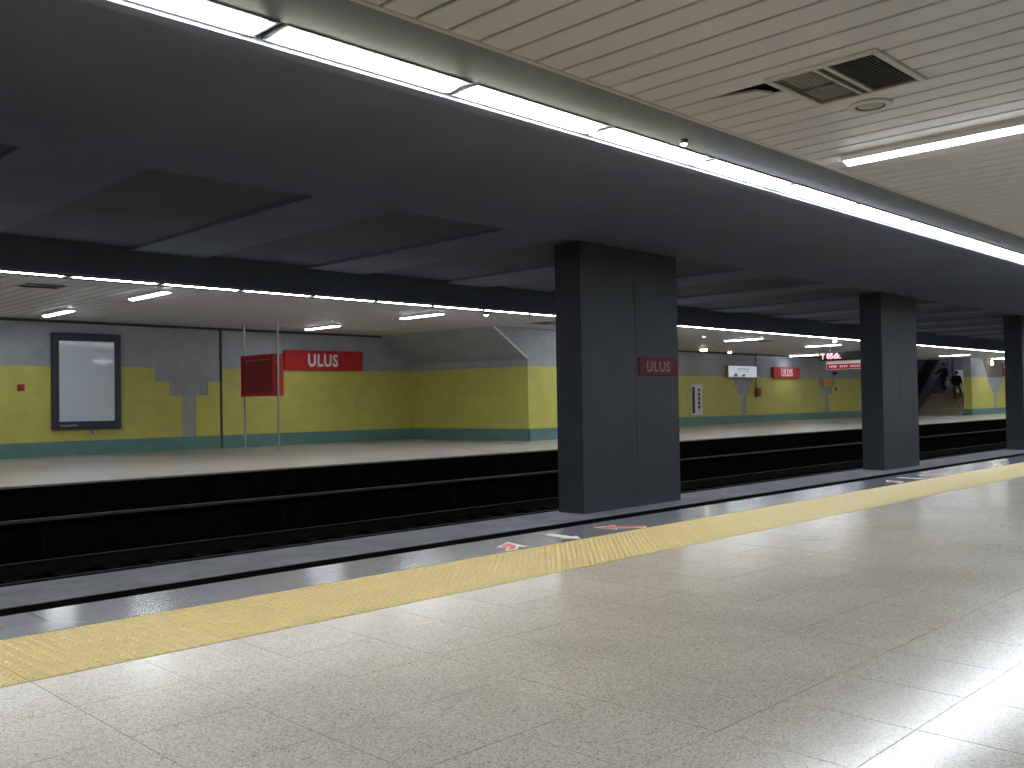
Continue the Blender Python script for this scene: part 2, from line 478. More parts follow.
# stair block 1 : protruding box with a sloping soffit on its left
YB = 18.80
blk = structure('wall_stair_left', MB().prism([(18.12, Z_CEIL+0.05), (XB1, 2.38), (XB1, 0.0), (XB1E, 0.0), (XB1E, Z_CEIL+0.05)], 'y', YB, Y_FWALL+0.02),
                M['wall_grey'], 'projecting stair housing with a sloping left soffit')
MB().box(XB1-0.015, XB1+0.005, YB, Y_FWALL-0.02, Z_GRN, Z_YEL).build('yellow_tiling', M['wall_yellow'], blk)
MB().box(XB1-0.015, XB1E, YB-0.015, YB+0.005, Z_GRN, Z_YEL).build('yellow_tiling', M['wall_yellow'], blk)
MB().box(XB1-0.03, XB1+0.005, YB-0.03, Y_FWALL-0.03, 0.0, Z_GRN).box(XB1-0.03, XB1E, YB-0.03, YB+0.005, 0.0, Z_GRN).build('green_base', M['wall_green'], blk)
MB().prism([(18.10, Z_CEIL), (18.14, Z_CEIL+0.03), (XB1+0.02, 2.40), (XB1-0.02, 2.37)], 'y', YB-0.012, YB+0.02).build('edge_bead', M['white'], blk)

for o in [blk]+list(blk.children):               # its left side runs slightly out of square
    for v in o.data.vertices:
        if v.co.x < 20: v.co.x += 0.10 - 0.36*(v.co.y-YB)/4.8
# stair block 2 : beyond it the stairs climb away to the right
XB2, YB2, YIN = 56.2, 19.20, 19.62
blk2 = structure('wall_stair_right', MB().box(XB2, XR, YB2, YIN, 0.0, 6.5), M['wall_grey'], 'yellow and grey side wall of the far stairs')
FC = [(0.35, 1.25, 0.22), (1.25, 1.55, 0.55), (1.55, 1.85, 0.95), (1.85, 2.15, 1.3)]
fy = funnel_wall('yellow_tiling', XB2-0.015, XR, YB2, [(60.1, FC), (69.2, FC)], parent=blk2)
MB().box(XB2-0.015, XB2+0.005, YB2-0.015, YIN, Z_GRN, Z_YEL).build('yellow_tiling', M['wall_yellow'], blk2)
MB().box(XB2-0.03, XR, YB2-0.03, YB2+0.005, 0.0, Z_GRN).box(XB2-0.03, XB2+0.005, YB2-0.03, YIN, 0.0, Z_GRN).build('green_base', M['wall_green'], blk2)
MB().prism([(58.9, 2.16), (61.6, 2.16), (61.6, 3.2), (58.1, 3.2)], 'y', YB2-0.012, YB2).build('panel', mat('wall_brown_panel', srgb(120, 108, 104), 0.6, var=0.3, scale=1.5), blk2)

# ------------------------------------------------------------------ structure: ceilings
C_EDGE = 4.04
ceil_n = structure('ceiling', MB().box(XL, XR, Y_BACK-0.1, 4.95, Z_CEIL+0.10, Z_CEIL+0.30), M['plenum'], 'slatted ceiling over the near platform')
SP = 0.2435
def slat_box(mb, x, y0, y1, z=Z_CEIL, w=SP-0.026, t=0.018):
    c = 0.006
    mb.prism([(x, z+t), (x, z+c), (x+c, z), (x+w-c, z), (x+w, z+c), (x+w, z+t)], 'y', y0, y1)
slb = MB(); slat_box(slb, 0, Y_BACK, C_EDGE, 0); slat_me = slb.mesh('ceiling_slat', M['slat'])
x_slat0 = 3.36 - 9*SP + 0.01
for i in range(66):
    x = x_slat0+i*SP
    if 5.60 < x+SP*0.5 < 5.92+SP*0.5 and abs(x-5.80) < SP*0.5:      # this slat is broken off slantwise beside the grille
        mb = MB(); slat_box(mb, 0, Y_BACK, 3.24, 0)
        mb.prism([(0.0, C_EDGE), (SP-0.02, C_EDGE), (SP-0.02, 3.34), (0.09, 3.40), (0.0, 3.72)], 'z', 0.004, 0.02)
        link('ceiling_slat', mb.mesh('ceiling_slat_broken', M['slat']), ceil_n, (x, 0, Z_CEIL))['label'] = 'slat broken off slantwise beside the grille'
        continue
    link('ceiling_slat', slat_me, ceil_n, (x, 0, Z_CEIL))
rest = MB()
x = x_slat0+66*SP
while x < XR-0.3:
    slat_box(rest, x, Y_BACK, C_EDGE); x += SP
x = x_slat0-SP
while x > XL:
    slat_box(rest, x, Y_BACK, C_EDGE); x -= SP
tag(rest.build('ceiling_slat', M['slat'], ceil_n), kind='stuff')
structure('trim_6', MB().box(XL, XR, C_EDGE-0.005, C_EDGE+0.03, Z_CEIL-0.012, Z_CEIL+0.10), M['trim'], 'pale edge trim of the near slatted ceiling')
structure('trim_7', MB().box(XL, XR, C_EDGE+0.03, 4.595, Z_CEIL+0.004, Z_CEIL+0.08), M['channel'], 'dark grey band between slats and strip lights')
structure('trim_8', MB().box(XL, XR, 4.91, 5.02, Z_CEIL-0.02, Z_SLAB+0.02), M['slab'], 'fascia behind the near strip lights')

YF0 = 15.46
ceil_f = structure('ceiling_far', MB().box(XL, 57.2, YF0, Y_FWALL+0.1, Z_CEIL+0.10, Z_CEIL+0.30).box(57.2, XR, YF0, YIN, Z_CEIL+0.10, Z_CEIL+0.30),
                   M['plenum'], 'slatted ceiling over the far platform')
slb = MB(); slat_box(slb, 0, YF0+0.62, Y_FWALL, 0); slat_fe = slb.mesh('ceiling_slat', M['slat'])
NF = 78
for i in range(NF):
    link('ceiling_slat', slat_fe, ceil_f, (2.6+i*SP, 0, Z_CEIL))
rest = MB()
x = 2.6+NF*SP
while x < XR-0.3:
    slat_box(rest, x, YF0+0.62, Y_FWALL if x < 57.0 else YIN); x += SP
x = 2.6-SP
while x > XL:
    slat_box(rest, x, YF0+0.62, Y_FWALL); x -= SP
tag(rest.build('ceiling_slat', M['slat'], ceil_f), kind='stuff')
structure('trim_9', MB().box(XL, XR, YF0+0.30, YF0+0.60, Z_CEIL+0.01, Z_CEIL+0.08), M['channel'], 'dark grey band between far strip lights and slats')
structure('trim_10', MB().box(XL, XR, YF0-0.14, YF0-0.02, Z_CEIL-0.01, Z_SLAB+0.07), M['rib'], 'fascia in front of the far strip lights')

# ceiling over the tracks: flat slab over the near track, ribbed bays over the far track
structure('ceiling_track', MB().box(XL, XR, 4.90, 9.95, Z_SLAB, Z_SLAB+0.3), M['slab'], 'flat concrete ceiling over the near track')
structure('ceiling_bay', MB().box(XL, XR, 9.95, YF0, Z_SLAB+0.05, Z_SLAB+0.5), M['rib'], 'recessed ceiling bays over the far track')  # shade of the recess put into the darker bay colour
beam_me = MB().box(0, 1.3, 9.95, YF0-0.14, Z_SLAB, Z_SLAB+0.06).mesh('cross_beam', M['slab'])
for i in range(-3, 24):
    b = link('cross_beam', beam_me, None, (3.19+3.4*i, 0, 0))
    vis = 0 <= i <= 9
    tag(b, (f'dark concrete cross beam over the far track, {["first","second","third","fourth","fifth","sixth","seventh","eighth","ninth","tenth"][i]} from the left of the photo'
            if vis else 'concrete cross beam over the far track outside the photo'), 'beam', 'cross beams over the far track')
# soffit and shaft over the far stairs
structure('ceiling_stair', MB().prism([(57.2, 3.25), (57.2, 3.55), (63.5, 7.0), (63.5, 6.7)], 'y', YIN, Y_FWALL+0.05), M['rib'], 'sloping soffit over the far stairs')

# ------------------------------------------------------------------ strip lights
ORD = ['first', 'second', 'third', 'fourth', 'fifth', 'sixth', 'seventh', 'eighth', 'ninth', 'tenth', 'eleventh', 'twelfth',
       'thirteenth', 'fourteenth', 'fifteenth', 'sixteenth', 'seventeenth', 'eighteenth', 'nineteenth', 'twentieth']
TENS = {2: 'twenty', 3: 'thirty', 4: 'forty'}
def ordinal(n):          # n from 1
    if n <= 20: return ORD[n-1]
    t, u = divmod(n, 10)
    if u == 0: return {3: 'thirtieth', 4: 'fortieth', 5: 'fiftieth'}[t]
    return TENS[t]+'-'+ORD[u-1]
def make_strip(L, wy, glow, bulge=0.04, end=0.07):
    e = empty('strip_light', (0, 0, 0))
    mb = MB().box(0.0, L, 0, 0.02, -0.005, 0.09).box(0.0, L, wy-0.02, wy, -0.005, 0.09).box(0.0, L, 0.02, wy-0.02, 0.07, 0.09)
    mb.box(0.0, 0.015, 0.02, wy-0.02, 0.0, 0.07).box(L-0.015, L, 0.02, wy-0.02, 0.0, 0.07)
    mb.build('housing', M['channel'], e)
    d = MB(); pts = [(0.022+ (wy-0.044)*t, 0.0-bulge*math.sin(PI*t)) for t in [k/8 for k in range(9)]]
    d.prism([(0.022, 0.05)]+pts+[(wy-0.022, 0.05)], 'x', end, L-end)
    d.build('diffuser', glow, e, smooth=False)
    return e
PN = 1.470
s0 = make_strip(PN-0.05, 0.30, M['cool']); s1 = make_strip(PN-0.05, 0.30, M['warmish'])
used = set()
def take(proto):
    if proto.name in used: return copy_tree(proto)
    used.add(proto.name); return proto
for i in range(-6, 54):
    x = 1.40+PN*i
    o = take(s1 if i in (0, 1, 2, 3) else s0)
    o.location = (x+0.025, 4.60, Z_CEIL+0.004)
    if 0 <= i <= 10:
        hint = ['cut by the top edge', 'warm white', 'warm white', 'warm white'][i] if i < 4 else 'cool white'
        tag(o, f'{ordinal(i+1)} strip light from the left over the near edge, {hint}', 'strip light', 'strip lights over the near platform edge')
    else:
        tag(o, 'fluorescent strip light over the near platform edge, outside the photo', 'strip light', 'strip lights over the near edge outside the photo')
PF = 1.525
f0 = make_strip(PF-0.06, 0.20, M['cool'], 0.012, 0.07)
for i in range(-8, 50):
    x = 5.72+PF*i
    o = take(f0)
    o.location = (x+0.03, YF0+0.06, Z_CEIL-0.02)
    if -1 <= i <= 32:
        tag(o, f'{ordinal(i+2)} strip light from the left in the row over the far platform edge', 'strip light', 'strip lights over the far platform edge')
    else:
        tag(o, 'fluorescent strip light over the far platform edge, outside the photo', 'strip light', 'strip lights over the far edge outside the photo')

# short lamps across the slatted ceilings
def make_lamp(L=1.50, wx=0.19):
    e = empty('ceiling_lamp', (0, 0, 0))
    MB().box(-wx/2, wx/2, 0, L, -0.045, 0.0).build('housing', M['white'], e, 0.006)
    pts = [(-wx/2+0.012+(wx-0.024)*t, -0.045-0.028*math.sin(PI*t)) for t in [k/6 for k in range(7)]]
    MB().prism([(-wx/2+0.012, -0.04)]+pts+[(wx/2-0.012, -0.04)], 'y', 0.02, L-0.02).build('diffuser', M['lamp'], e)
    return e
lp = make_lamp(); first = True
nearx = [1.25+6.88*i for i in range(12)]
for i, x in enumerate(nearx):
    for j, y in enumerate((2.30, -1.9)):
        o = lp if first else copy_tree(lp); first = False
        o.location = (x, y, Z_CEIL)
        if i == 1 and j == 0:
            tag(o, 'short bright lamp on the near slatted ceiling right of the grille', 'ceiling lamp', 'short lamps on the near ceiling')
        else:
            tag(o, 'short ceiling lamp on the near slatted ceiling outside the photo', 'ceiling lamp', 'near ceiling lamps outside the photo')
spots = {  # x, y0 : label
    (7.75, 16.45): 'bright short lamp on the far ceiling, front one above the empty poster case',
    (7.65, 20.75): 'short lamp on the far ceiling, rear one above the empty poster case',
    (14.50, 16.65): 'short lamp on the far ceiling nearest the strip lights, left of the sloping soffit',
    (14.45, 20.75): 'short lamp on the far ceiling, the rear one above the large red name sign',
    (29.5, 16.95): 'faint short lamp on the far ceiling above the white information panel',
    (35.8, 17.1): 'short lamp on the far ceiling just in front of the red digit display',
    (43.1, 21.75): 'bright short lamp on the far ceiling between the far name sign and digit display',
    (51.1, 17.5): 'short lamp on the far ceiling in front of the stairs',
    (58.2, 17.2): 'short lamp on the far ceiling beyond the stairs, left of the round wall lamp'}
for (x, y), lb in spots.items():
    o = copy_tree(lp); o.location = (x, y, Z_CEIL)
    tag(o, lb, 'ceiling lamp', 'short lamps on the far ceiling')
for x, y in ((0.9, 16.6), (0.9, 20.75), (21.5, 16.8), (65.0, 17.2), (72.0, 17.2), (-5.5, 18)):
    o = copy_tree(lp); o.location = (x, y, Z_CEIL)
    tag(o, 'short ceiling lamp on the far ceiling outside the photo or hidden', 'ceiling lamp', 'far ceiling lamps not in view')

# round warm lamps
def round_lamp(x, y, z, r, label, wall=False):
    e = empty('round_lamp', (x, y, z), label, 'round lamp')
    if wall:
        MB().cyl((0, 0, 0), (0, -0.06, 0), r*1.05, 14).build('base', M['dark_grey'], e)
        c = (0, -0.06, 0); d = (0, -1, 0)
    else:
        MB().cyl((0, 0, 0), (0, 0, -0.06), r*1.05, 14).build('base', M['dark_grey'], e)
        c = (0, 0, -0.06); d = (0, 0, -1)
    bm = bmesh.new(); bmesh.ops.create_uvsphere(bm, u_segments=14, v_segments=8, radius=r)
    for v in bm.verts:
        v.co = v.co*0.92
        if wall: v.co.y = v.co.y*0.6+c[1]
        else: v.co.z = v.co.z*0.6+c[2]
    me = bpy.data.meshes.new('globe'); bm.to_mesh(me); bm.free(); me.materials.append(M['warm_lamp'])
    for p in me.polygons: p.use_smooth = True
    link('globe', me, e)
round_lamp(33.3, 21.85, Z_CEIL, 0.17, 'bright yellowish round lamp under the far ceiling right of the nearest pillar')
round_lamp(36.5, 22.6, Z_CEIL, 0.10, 'small round lamp under the far ceiling above the white information panel')
round_lamp(26.7, 17.5, Z_CEIL, 0.04, 'faint tiny round lamp under the far ceiling beside the nearest pillar')
round_lamp(59.4, 19.19, 3.0, 0.17, 'yellowish round lamp high on the wall right of the stairs', True)
round_lamp(6.55, 4.45, Z_CEIL+0.03, 0.03, 'small warm spot lamp beside the near strip lights above the nearest pillar')
round_lamp(16.6, 4.45, Z_CEIL+0.03, 0.03, 'small warm spot lamp beside the near strip lights at the right edge of the photo')
round_lamp(15.4, 16.10, Z_CEIL-0.0, 0.06, 'small warm spot lamp at the far strip lights just left of the nearest pillar')
round_lamp(33.2, 16.10, Z_CEIL-0.0, 0.09, 'small warm spot lamp at the far strip lights above the red digit display')

# ------------------------------------------------------------------ ceiling grilles and speaker
def grille(x0, y0, x1, y1, label, detailed=True):
    e = empty('air_grille', (x0, y0, Z_CEIL), label, 'air grille')
    W, D = x1-x0, y1-y0; fr = 0.042; z0, z1 = -0.022, 0.0
    MB().box(0, W, 0, fr, z0, z1).box(0, W, D-fr, D, z0, z1).box(0, fr, fr, D-fr, z0, z1).box(W-fr, W, fr, D-fr, z0, z1).build('grille_frame', M['trim'], e, 0.003)
    MB().box(fr, W-fr, fr, D-fr, -0.004, 0.0).build('backing', M['black'], e)
    mid = D*0.52
    MB().box(fr, W-fr, mid-0.055, mid-0.025, -0.016, -0.004).box(fr, W-fr, mid+0.02, mid+0.045, -0.016, -0.004).build('divider', M['trim'], e)
    n = 12 if detailed else 6
    for a, b in ((fr, mid-0.06), (mid+0.05, D-fr)):
        for k in range(n):
            y = a+(b-a)*(k+0.5)/n
            t = (b-a)/n*0.62
            MB().prism([(y-t*0.5, -0.018), (y-t*0.5+0.004, -0.018), (y+t*0.5, -0.005), (y+t*0.5-0.004, -0.005)], 'x', fr, W-fr).build('louvre', M['filter'] if (detailed and a > mid and (0.1 < k/n < 0.9)) else M['grille'], e)
    if detailed:
        MB().box(W*0.10, W*0.46, mid+0.05, D-fr-0.05, -0.0075, -0.0045).box(W*0.54, W*0.88, mid+0.05, D-fr-0.03, -0.0075, -0.0045).build('filter_pad', M['filter'], e)
        MB().box(W*0.49, W*0.51, mid+0.05, D-fr, -0.015, -0.005).build('cross_bar', M['dark_grey'], e)
    return e
grille(5.70, 2.45, 6.49, 3.23, 'square louvred air grille in the near slatted ceiling')
grille(5.45, 16.75, 6.2, 17.45, 'dark square air grille in the far ceiling above the left edge of the poster case', False)
grille(18.35, 16.9, 19.1, 17.6, 'dark square air grille in the far ceiling beside the sloping soffit', False)
grille(30.9, 17.55, 31.7, 18.25, 'dark square air grille in the far ceiling above the far wall signs', False)
sp = empty('ceiling_speaker', (6.78, 2.97, Z_CEIL), 'round ceiling speaker beside the near air grille', 'speaker')
MB().ring((0, 0), 0.105, 0.155, -0.016, 0.0).build('rim', M['trim'], sp)
MB().ring((0, 0), 0.085, 0.105, -0.006, 0.0).build('inner_ring', M['dark_grey'], sp)
MB().cyl((0, 0, -0.010), (0, 0, 0), 0.088, 28).build('speaker_cone', M['filter'], sp)

# ------------------------------------------------------------------ pillars
def pillar(x0, x1, label, seams):
    y0, y1, t = 9.90, 10.45, 0.03
    e = empty('pillar', ((x0+x1)/2, (y0+y1)/2, Z_MED), label, 'pillar')
    cx, cy = (x0+x1)/2, (y0+y1)/2
    a, b = x0-cx, x1-cx; c, d = y0-cy, y1-cy; H = Z_SLAB-Z_MED-0.01
    MB().box(a+t, b-t, c+t, d-t, 0, H).build('core', M['concrete_dark'], e)
    xs = [a]+[s-cx for s in seams]+[b]
    for p, q in zip(xs[:-1], xs[1:]):
        MB().box(p+0.004, q-0.004, c, c+t, 0.0, H).build('cladding_panel', M['pillar'], e, 0.003)
        MB().box(p+0.004, q-0.004, d-t, d, 0.0, H).build('cladding_panel', M['pillar'], e, 0.003)
    MB().box(a, a+t, c+t, d-t, 0, H).build('cladding_panel', M['pillar'], e, 0.003)
    MB().box(b-t, b, c+t, d-t, 0, H).build('cladding_panel', M['pillar'], e, 0.003)
    return e
pillar(11.57, 14.26, 'broad dark pillar nearest the camera with a red name sign on it', [13.0])
pillar(22.92, 25.08, 'dark pillar second from the left, without a sign', [23.9])
pillar(33.7, 35.9, 'dark pillar cut by the right edge of the photo', [34.8])
pillar(44.6, 46.8, 'dark pillar beyond the right edge of the photo', [45.7])
pillar(55.6, 57.8, 'farthest dark pillar beyond the right edge of the photo', [56.7])

# ------------------------------------------------------------------ signs
def name_sign(x0, x1, z0, z1, y, label, tw, th, tcx=None, depth=0.10, mb_=None, ml_=None):
    e = empty('name_sign', ((x0+x1)/2, y, z0), label, 'sign')
    W, H = x1-x0, z1-z0
    MB().box(-W/2, W/2, -depth, 0, 0, H).build('sign_board', mb_ or M['red'], e, 0.008)
    MB().box(-W/2+0.02, W/2-0.02, 0, 0.02, 0.02, H-0.02).build('back_frame', M['dark_grey'], e)
    lettering('ULUS', 0.5, ml_ or M['white'], e, ((tcx-(x0+x1)/2) if tcx else 0, -depth-0.003, H*0.5), FACE_Y, width=tw, height=th, bold=0.032, spacing=1.14)
    return e
name_sign(14.52, 17.22, 2.15, 2.72, Y_FWALL-0.025, 'large red name sign reading ULUS on the far wall beside the map case', 1.04, 0.38, 15.80)
name_sign(41.85, 44.5, 2.12, 2.66, Y_FWALL-0.025, 'distant red name sign reading ULUS on the far wall between the pillars', 1.13, 0.38)
name_sign(13.07, 14.19, 1.54, 1.85, 9.90-0.0, 'small dull red name sign reading ULUS on the nearest pillar', 0.70, 0.19, tcx=13.61, depth=0.03, mb_=mat('sign_red_dimmed', srgb(112, 40, 46), 0.7), ml_=mat('sign_letter_dimmed', srgb(150, 134, 140), 0.7))  # board and letters darkened for the haze and weaker light here
# poster case
pc = empty('poster_case', (9.02, Y_FWALL-0.02, 0.63), 'empty white poster case with dark blue-grey frame on the far wall', 'poster case')
W, H = 0.81, 2.32
MB().box(-W, W, -0.14, 0, 0, 0.19).box(-W, W, -0.14, 0, H-0.19, H).box(-W, -W+0.15, -0.14, 0, 0.19, H-0.19).box(W-0.15, W, -0.14, 0, 0.19, H-0.19).build('case_frame', M['frame'], pc, 0.01)
MB().box(-W+0.15, W-0.15, -0.11, 0, 0.19, H-0.19).build('poster_panel', M['poster'], pc)
mbl = MB()
for k in range(9):
    mbl.box(-W+0.17+k*0.045, -W+0.17+k*0.045+0.03, -0.146, -0.14, 0.075, 0.115)
mbl.build('maker_label', M['steel'], pc)
MB().cyl((0.18, -0.05, 0.0), (0.18, -0.05, -0.05), 0.03, 10).cyl((0.18, -0.05, -0.05), (0.18, -0.05, -0.12), 0.045, 10).build('lock', M['steel'], pc)
# fire alarm button
fa = empty('alarm_button', (7.55, Y_FWALL-0.015, 1.64), 'small red alarm button on the yellow wall left of the poster case', 'alarm')
MB().box(-0.075, 0.075, -0.05, 0, -0.075, 0.075).build('button_case', M['brown'], fa, 0.008)
MB().cyl((0, -0.05, 0), (0, -0.062, 0), 0.035, 12).build('button', M['red'], fa)
# map case on two poles
mp = empty('map_case', (12.62, 21.5, 0), 'deep red map case held between two steel poles on the far platform', 'map case')
MB().box(-0.13, 0.13, -0.80, 0.80, 1.37, 2.42).build('case_body', M['red_shaded'], mp, 0.01)  # shade on the broad face put into this darker red
MB().box(-0.15, -0.13, -0.80, 0.80, 1.37, 1.43).box(-0.15, -0.13, -0.80, 0.80, 2.36, 2.42).box(-0.15, -0.13, -0.80, -0.72, 1.43, 2.36).box(-0.15, -0.13, 0.74, 0.80, 1.43, 2.36).build('case_frame', M['red'], mp)
MB().box(-0.13, 0.13, -0.812, -0.80, 1.38, 2.41).build('lit_side_panel', M['red'], mp)  # brighter red paints in the strip light falling on this side
mm = MB()
for k, (ya, yb2) in enumerate([(0.62, 0.40), (0.36, 0.05), (0.0, -0.3), (-0.34, -0.6)]):
    mm.box(-0.136, -0.131, yb2, ya, 2.27, 2.30)
mm.build('heading_line', mat('faded_print', srgb(188, 110, 104), 0.5), mp)
for yy2 in (0.77, -0.86):
    MB().cyl((-0.06, yy2, 0.0), (-0.06, yy2, Z_CEIL), 0.028, 14).build('pole', M['steel'], mp, smooth=False)
    MB().cyl((-0.06, yy2, 0.0), (-0.06, yy2, 0.02), 0.055, 14).build('pole_foot', M['steel'], mp)
MB().box(-0.09, -0.03, -0.86, -0.80, 1.55, 1.60).box(-0.09, -0.03, -0.86, -0.80, 2.2, 2.25).build('clamp', M['steel'], mp)
# far information panel
ip = empty('information_panel', (38.98, Y_FWALL-0.025, 2.10), 'lit white information panel above the funnel pattern on the far wall', 'sign')
MB().box(-1.27, 1.27, -0.12, 0, 0, 0.58).build('panel_case', M['steel'], ip, 0.01)
MB().box(-1.22, 1.22, -0.128, -0.12, 0.04, 0.54).build('panel_face', M['info'], ip)
t1 = MB()
for k in range(9):
    t1.box(-0.45+k*0.115, -0.37+k*0.115, -0.133, -0.128, 0.39, 0.43)
for k in range(11):
    t1.box(-0.55+k*0.10, -0.48+k*0.10, -0.133, -0.128, 0.30, 0.325)
t1.build('text_line', M['dark_grey'], ip)
MB().prism([(-0.85, 0.06), (-0.45, 0.06), (-0.5, 0.16), (-0.62, 0.22), (-0.75, 0.15)], 'y', -0.134, -0.128).prism([(-0.25, 0.06), (0.15, 0.06), (0.25, 0.17), (0.0, 0.19), (-0.1, 0.12)], 'y', -0.134, -0.128).build('picture', mat('picture_coral', srgb(238, 140, 110), 0.5), ip)
# framed tall poster
tp = empty('tall_poster', (35.28, Y_FWALL-0.02, 0.44), 'tall narrow white poster with a dark bar and red emblem on the far yellow wall', 'poster')
MB().box(-0.44, 0.44, -0.03, 0, 0, 1.33).build('backing', M['white'], tp)
MB().box(-0.36, -0.16, -0.036, -0.03, 0.07, 1.24).build('dark_bar', M['black'], tp)
mr = MB()
for k in range(5):
    mr.box(0.08, 0.28, -0.036, -0.03, 0.28+k*0.19, 0.40+k*0.19)
mr.box(0.16, 0.20, -0.035, -0.03, 0.2, 1.15).build('emblem', mat('emblem_red', srgb(150, 44, 56), 0.5), tp)
# orange notice
on = empty('orange_notice', (47.58, Y_FWALL-0.02, 1.72), 'square orange notice on the far wall below the digit display', 'notice')
MB().box(-0.42, 0.42, -0.03, 0, 0, 0.40).build('board', M['orange'], on, 0.005)
MB().box(-0.32, 0.32, -0.034, -0.03, 0.24, 0.26).box(-0.32, 0.28, -0.034, -0.03, 0.14, 0.16).build('text_line', M['brown'], on)
# hanging call box on a conduit
cb = empty('call_box', (40.4, Y_FWALL-0.02, 1.22), 'small brown-red call box at the end of a conduit on the far wall', 'call box')
MB().box(-0.17, 0.17, -0.16, 0, 0, 0.42).build('box_case', M['brown'], cb, 0.01)
MB().cyl((-0.1, -0.03, 0.42), (-0.1, -0.03, Z_CEIL-1.22), 0.022, 8).build('conduit', M['dark_grey'], cb)
MB().cyl((0.0, -0.16, 0.25), (0.0, -0.18, 0.25), 0.06, 12).build('button', M['red'], cb)
s2 = empty('alarm_button', (48.6, Y_FWALL-0.015, 1.57), 'tiny dark alarm button on the yellow wall right of the orange notice', 'alarm')
MB().box(-0.08, 0.08, -0.05, 0, -0.08, 0.08).build('button_case', M['brown'], s2, 0.008)
MB().cyl((0, -0.05, 0), (0, -0.06, 0), 0.04, 12).build('button', M['red'], s2)
s3 = empty('wall_camera', (48.4, Y_FWALL-0.0, 2.42), 'small dark camera on the grey wall above the tiny alarm button', 'camera')
MB().box(-0.05, 0.05, -0.06, 0, -0.1, 0.1).build('mount', M['dark_grey'], s3)
MB().cyl((0, -0.06, 0.02), (0, -0.22, -0.03), 0.06, 10).build('camera_body', M['dark_grey'], s3)
# red digit display and direction sign hung across the far platform
dd = empty('digit_display', (36.0, 16.9, 2.60), 'black hanging display with glowing red digits over the far platform', 'display')
MB().box(-0.06, 0.14, -1.25, 1.22, 0, 0.34).build('display_case', M['black'], dd, 0.01)
for y in (-0.8, 0.75):
    MB().cyl((0.04, y, 0.34), (0.04, y, Z_CEIL-2.60), 0.025, 10).build('hanger', M['dark_grey'], dd)
lettering('T 05dk.', 0.3, M['led'], dd, (-0.066, 0.70, 0.17), FACE_X, width=0.86, height=0.23, bold=0.03)
ds = empty('direction_sign', (36.0, 16.75, 2.22), 'hanging white and red direction sign under the red digit display', 'sign')
MB().box(-0.03, 0.10, -1.3, 1.08, 0, 0.355).build('sign_board', M['white'], ds, 0.006)
MB().box(-0.036, -0.03, -1.3, 1.06, 0.03, 0.23).build('red_band', M['red'], ds)
for y in (-0.9, 0.8):
    MB().cyl((0.035, y, 0.355), (0.035, y, 0.38), 0.02, 8).build('hanger', M['dark_grey'], ds)
mt = MB()
for ya, n_ in ((0.95, 4), (0.50, 4), (0.06, 5)):
    for k in range(n_):
        mt.box(-0.040, -0.036, ya-k*0.085-0.055, ya-k*0.085, 0.09, 0.165)
mt.build('text_line', M['white'], ds)
MB().box(-0.040, -0.036, -0.75, -0.52, 0.05, 0.21).build('pictogram', M['brown'], ds)
# red notice on the wall at the far right
rn = empty('wall_notice', (61.75, YB2-0.012, 2.25), 'tall red notice high on the wall at the right edge of the far opening', 'notice')
MB().box(-0.25, 0.25, -0.06, 0, 0, 0.8).build('board', M['red'], rn, 0.005)
MB().box(-0.16, 0.16, -0.064, -0.06, 0.5, 0.7).build('text_panel', M['white'], rn)

# ------------------------------------------------------------------ far stairs, landing, escalator
st = empty('staircase', (55.6, 20.8, 0), 'stone stairs climbing to a landing at the end of the far platform', 'stairs')
RISE, RUN, NST = 0.160, 0.30, 8
y0, y1 = YIN+0.01-20.8, 22.05-20.8
for k in range(NST):
    x0 = k*RUN
    o = MB().box(x0, x0+RUN+0.02 if k < NST-1 else x0+RUN, y0, y1, 0.0 if k == 0 else RISE*k-0.02, RISE*(k+1)).build('stair_step', M['step'], st)
    MB().box(x0-0.006, x0+0.035, y0, y1, RISE*(k+1)-0.03, RISE*(k+1)+0.004).build('nosing', M['step_nose'], o)
ZL = RISE*NST
MB().box(NST*RUN, NST*RUN+3.58, y0, y1, ZL-0.2, ZL).build('landing', M['step'], st)
structure('wall_landing', MB().box(55.6+NST*RUN+3.6, 55.6+NST*RUN+3.85, YIN, 22.1, 0.0, 6.7), M['rib'], 'dark wall behind the stair landing')
wp = empty('landing_panel', (61.58, 21.60, 1.30), 'pale panel on the wall behind the stair landing, right of the second person', 'panel')
MB().box(-0.06, 0.0, -0.36, 0.36, 0, 1.4).build('board', M['white'], wp, 0.01)
o = copy_tree(lp); o.location = (59.9, 20.6, 4.35)  # unseen lamp added to brighten the dark stairwell
tag(o, 'unseen short lamp added to brighten the stair landing behind the far ceiling edge', 'ceiling lamp')
for y in (0.2, 1.3):
    MB().cyl((0, y, 0), (0, y, 0.35), 0.012, 6).build('hanger', M['dark_grey'], o)
